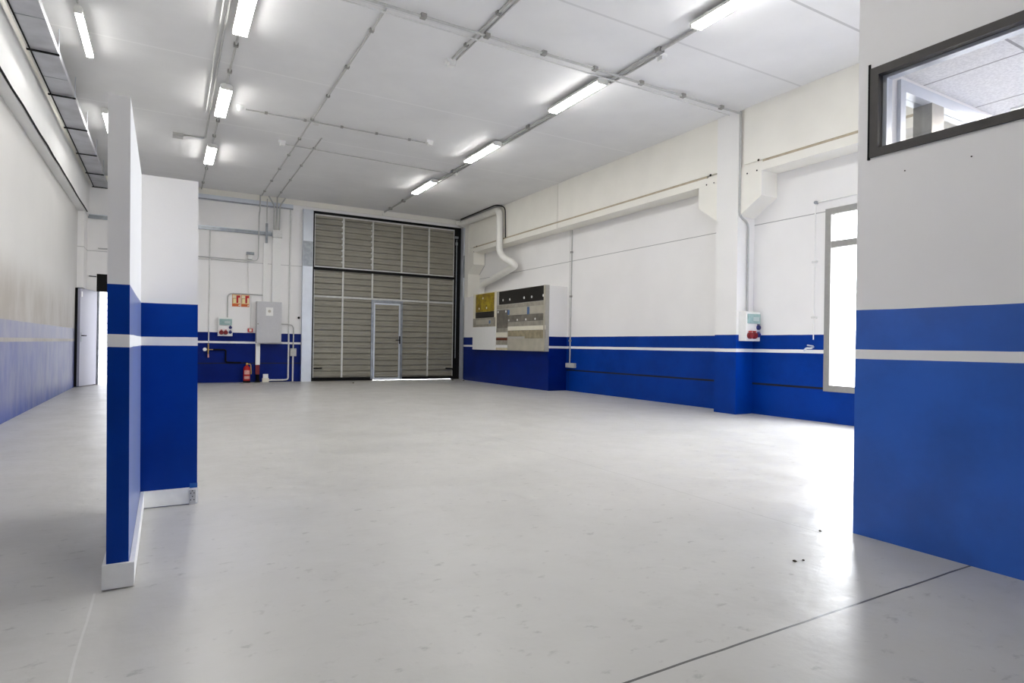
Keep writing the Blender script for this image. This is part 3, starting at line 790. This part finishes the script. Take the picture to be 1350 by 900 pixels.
u = cab_part('meter_cover', 11.235, 13.46, 1.90, 1.988, M_meter, t, .012)
u = cab_part('meter_cover', 11.235, 12.885, 1.72, 1.895, M_cover, t, .016, label='lighter middle band')
for y0, y1, z0, z1 in ((12.80, 12.90, 1.735, 1.855), (11.878, 11.984, 1.716, 1.886)):
    obj('sticker', box(BM(), MX-.0185, MX-.0165, y0, y1, z0, z1), M_lbl, u, label='blue sticker')
u = cab_part('meter_strip', 11.235, 12.885, 1.555, 1.715, M_meter2, t, .012)
for y in (12.839, 12.433, 12.038, 11.632, 11.262):
    obj('screw', lathe(BM(), [(.026, -.016), (.026, -.0125)], (MX, y, 1.60), 'x', 12), M_white, u, label='white screw')
cab_part('meter_cover', 11.215, 12.888, 1.452, 1.55, M_meter, t, .010)
cab_part('ivory_strip', 11.215, 12.888, 1.352, 1.448, M_ivory, t, .014, label='ivory strip')
cab_part('tan_panel', 12.09, 12.886, 1.207, 1.348, M_tan, t, .008)
cab_part('tan_panel', 11.215, 12.085, 1.16, 1.346, M_tan, t, .011)
cab_part('lower_cover', 11.28, 12.89, .872, 1.155, M_cover, t, .006)
u = cab_part('dark_meter', 12.905, 13.44, 1.418, 1.865, M_meter2, t, .022, label='dark grey meter box', bevel=.004)
for y in (13.374, 12.972):
    obj('screw', lathe(BM(), [(.030, -.026), (.030, -.0225)], (MX, y, 1.823), 'x', 12), M_white, u, label='white screw')
cab_part('meter_cover', 12.905, 13.485, 1.318, 1.412, M_meter, t, .010)
cab_part('ivory_strip', 12.925, 13.490, 1.195, 1.313, M_ivory, t, .012)
cab_part('fuse_strip', 12.925, 13.487, 1.115, 1.175, simple('fuse_brown', (.42, .20, .10), .5, var=.15, scale=22), t, .012, label='reddish brown fuse strip')
cab_part('fuse_cover', 12.925, 13.485, 1.005, 1.11, M_meter, t, .012)
cab_part('ivory_strip', 12.915, 13.50, .93, 1.0, M_white, t, .010)
cab_part('cream_strip', 12.915, 13.50, .872, .925, simple('cream_strip', (.85, .80, .66), .5), t, .008)
obj('side_flange', box(BM(), MX-.022, MX-.0005, 11.217, 11.275, .868, 2.338), M_cover, t)

t = thing('meter_cabinet', 'left narrower electric meter cabinet with a mottled yellow panel', 'meter cabinet', (0, 0, 0), 'electric meter cabinets')
obj('body', box(BM(), MX, 7.3535, 13.502, 14.835, .868, 2.36), M_ivory, t, bevel=.003)
y_ = cab_part('yellow_panel', 13.62, 14.672, 1.866, 2.338, M_yel, t, .010, label='mottled yellow panel')
for y, z in ((14.246, 2.222), (14.46, 1.956), (14.03, 1.958)):
    obj('screw', lathe(BM(), [(.028, -.014), (.028, -.0105)], (MX, y, z), 'x', 12), M_white, y_, label='white screw')
cab_part('black_panel', 13.62, 14.672, 1.704, 1.86, M_black, t, .012, label='black panel')
u = cab_part('meter_cover', 13.545, 14.805, 1.472, 1.697, M_meter, t, .018)
obj('inset', box(BM(), MX-.021, MX-.0185, 13.75, 14.62, 1.535, 1.655), M_cover, u)
obj('sticker', box(BM(), MX-.0235, MX-.0212, 13.782, 13.869, 1.544, 1.629), M_lbl, u, label='blue sticker')
cab_part('lower_cover', 13.51, 14.825, .872, 1.466, M_white, t, .014)

# big white pipe in the far right corner
o = obj('drain_pipe', tube(BM(), [(7.37, 15.90, 4.475), (7.36, 13.60, 4.455), (7.36, 13.58, 3.28), (7.60, 13.10, 3.0), (7.70, 15.23, 2.66), (7.70, 15.26, 2.335)], .088, 16, .2), M_pvc)
tag(o, 'thick white pipe bending down the far right corner above the meter cabinets', 'pipe')
obj('end_elbow', tube(BM(), [(7.37, 15.90, 4.475), (7.28, 15.90, 4.475), (7.24, 15.90, 4.545)], .075, 14, .08), M_pvc, o)
o2 = obj('cable', tube(BM(), [(7.262, 15.75, 4.562), (7.262, 13.62, 4.562), (7.42, 13.42, 4.50), (7.44, 13.42, 3.72)], .014, 8, .12), M_dark)
tag(o2, 'dark cable running along the top of the thick white corner pipe', 'cable')
# corner conduit by the corbel, vertical one right of the chase with small box
conduit([(7.818, 15.28, 3.58), (7.818, 15.28, 3.25), (7.818, 15.70, 2.95), (7.818, 15.70, 2.33)], .010, M_cond, 'thin conduit following the corner corbel down behind the thick pipe', bend=.05)
conduit([(7.815, 11.04, 3.57), (7.815, 11.06, .622)], .014, M_cond, 'vertical conduit on the right wall beside the meter cabinets', clips=3)
tag(obj('outlet_box', box(BM(), XR-.06, XR-.001, 10.84, 11.165, .52, .62), M_cond, bevel=.006), 'small grey outlet box at the foot of the vertical conduit on blue paint', 'outlet box')
# pillar conduit and socket box
conduit([(7.462, 6.223, 4.56), (7.462, 6.223, 2.99), (7.665, 6.223, 2.90), (7.672, 6.223, 1.556)], .016, M_cond, 'grey conduit running down the pillar side into its socket box', bend=.09)
o = copy_tree(sb); o['label'] = 'white socket box with red sockets on the side of the pillar'; o.location = (7.667, 6.2405, 1.108)
# cable around the window
o = conduit([(XR-.02, 2.3, 3.03), (XR-.02, 5.205, 3.03), (XR-.02, 5.225, 2.96), (XR-.02, 5.228, 1.13)], .008, M_white, 'thin water pipe framing the window and dropping to the wall tap', bend=.02)
for z in (2.21, 1.44):
    obj('clip', box(BM(), XR-.03, XR-.001, 5.19, 5.262, z-.014, z+.014), M_condw, o)
obj('elbow', lathe(BM(), [(.022, -.05), (.026, -.03), (.02, -.001)], (XR, 5.21, 3.03), 'x', 12), M_galv, o)
t = thing('water_tap', 'small chrome tap on the white stripe left of the window', 'tap', (XR-.001, 5.23, .99))
obj('body', tube(BM(), [(-.01, 0, .04), (-.06, .0, .02), (-.075, .07, .02), (-.075, .10, -.02)], .013, 10, .02), M_galvl, t)
obj('handle', tube(BM(), [(-.045, -.02, .05), (-.045, .07, .062)], .010, 8), M_galvl, t)
# screw holes in the office wall
for i, (y, z) in enumerate(((1.678, 1.896), (1.386, 1.891))):
    struct('trim_%d' % (40+i), lathe(BM(), [(.0035, 0), (.0035, .002)], (XO-.0022, y, z), 'x', 10), M_hole, 'small dark screw hole in the office wall')

# little debris on the floor
for (x, y, r, lab) in ((2.55, 1.785, .009, 'small dark crumb on the grey floor left of the sawn joint'),
                       (2.60, 1.775, .006, 'tiny crumb right beside the larger dark one near the sawn joint'),
                       (3.10, 2.02, .007, 'small dark crumb on the floor at the office wall corner'),
                       (6.95, 15.45, .03, 'brown clod of dirt on the floor before the right end of the gate'),
                       (7.15, 15.15, .025, 'brown clod of dirt on the floor near the blue boxed-out wall'),
                       (4.05, 14.95, .022, 'small brown clod on the floor before the left half of the gate')):
    bm = BM(); bmesh.ops.create_icosphere(bm, subdivisions=2, radius=r)
    for v in bm.verts:
        v.co *= 1+random.uniform(-.25, .25); v.co.z = max(-r*.35, v.co.z*.5)
    o = obj('dirt_crumb', bm, M_bit); o.location = (x, y, r*.35); tag(o, lab, 'dirt', 'crumbs of dirt on the floor')

# ================================================================ LIGHT
w = bpy.data.worlds.new('World'); S.world = w; w.use_nodes = True
bg = w.node_tree.nodes['Background']; bg.inputs[0].default_value = (.92, .95, 1., 1); bg.inputs[1].default_value = 9.5

def portal(name, loc, rot, sx, sy):
    l = bpy.data.lights.new(name, 'AREA'); l.shape = 'RECTANGLE'; l.size = sx; l.size_y = sy
    l.cycles.is_portal = True
    o = bpy.data.objects.new(name, l); C.objects.link(o); o.location = loc; o.rotation_euler = rot
portal('window_portal', (XR+.2, (WY0+WY1)/2, (WZ0+WZ1)/2), (0, math.radians(90), 0), WZ1-WZ0, WY1-WY0)
portal('office_portal', (XR+.2, -.35, 1.62), (0, math.radians(90), 0), 1.45, 3.3)

# ================================================================ CAMERA
cam = bpy.data.cameras.new('Camera'); co = bpy.data.objects.new('Camera', cam); C.objects.link(co)
yaw, pitch, roll = .5197, .0024, .0151
f = Vector((math.sin(yaw)*math.cos(pitch), math.cos(yaw)*math.cos(pitch), math.sin(pitch)))
rt = Vector((math.cos(yaw), -math.sin(yaw), 0)); up = rt.cross(f)
r_ = rt*math.cos(roll)+up*math.sin(roll); u_ = -rt*math.sin(roll)+up*math.cos(roll)
co.matrix_world = Matrix(((r_.x, u_.x, -f.x, 0), (r_.y, u_.y, -f.y, 0), (r_.z, u_.z, -f.z, .9808), (0, 0, 0, 1)))
cam.sensor_width = 36; cam.lens = 799.0587/1350*36; cam.shift_y = 3.858/1350; cam.clip_start = .05
S.camera = co

vs = S.view_settings
vs.view_transform = 'Standard'; vs.look = 'None'; vs.gamma = 1; vs.use_curve_mapping = False
vs.exposure = 1.16
S.cycles.use_denoising = True
S.cycles.max_bounces = 10; S.cycles.diffuse_bounces = 6; S.cycles.sample_clamp_indirect = 8
S.cycles.use_light_tree = False
for m_ in (M_tube, M_tube1, M_panel):
    m_.cycles.emission_sampling = 'FRONT'
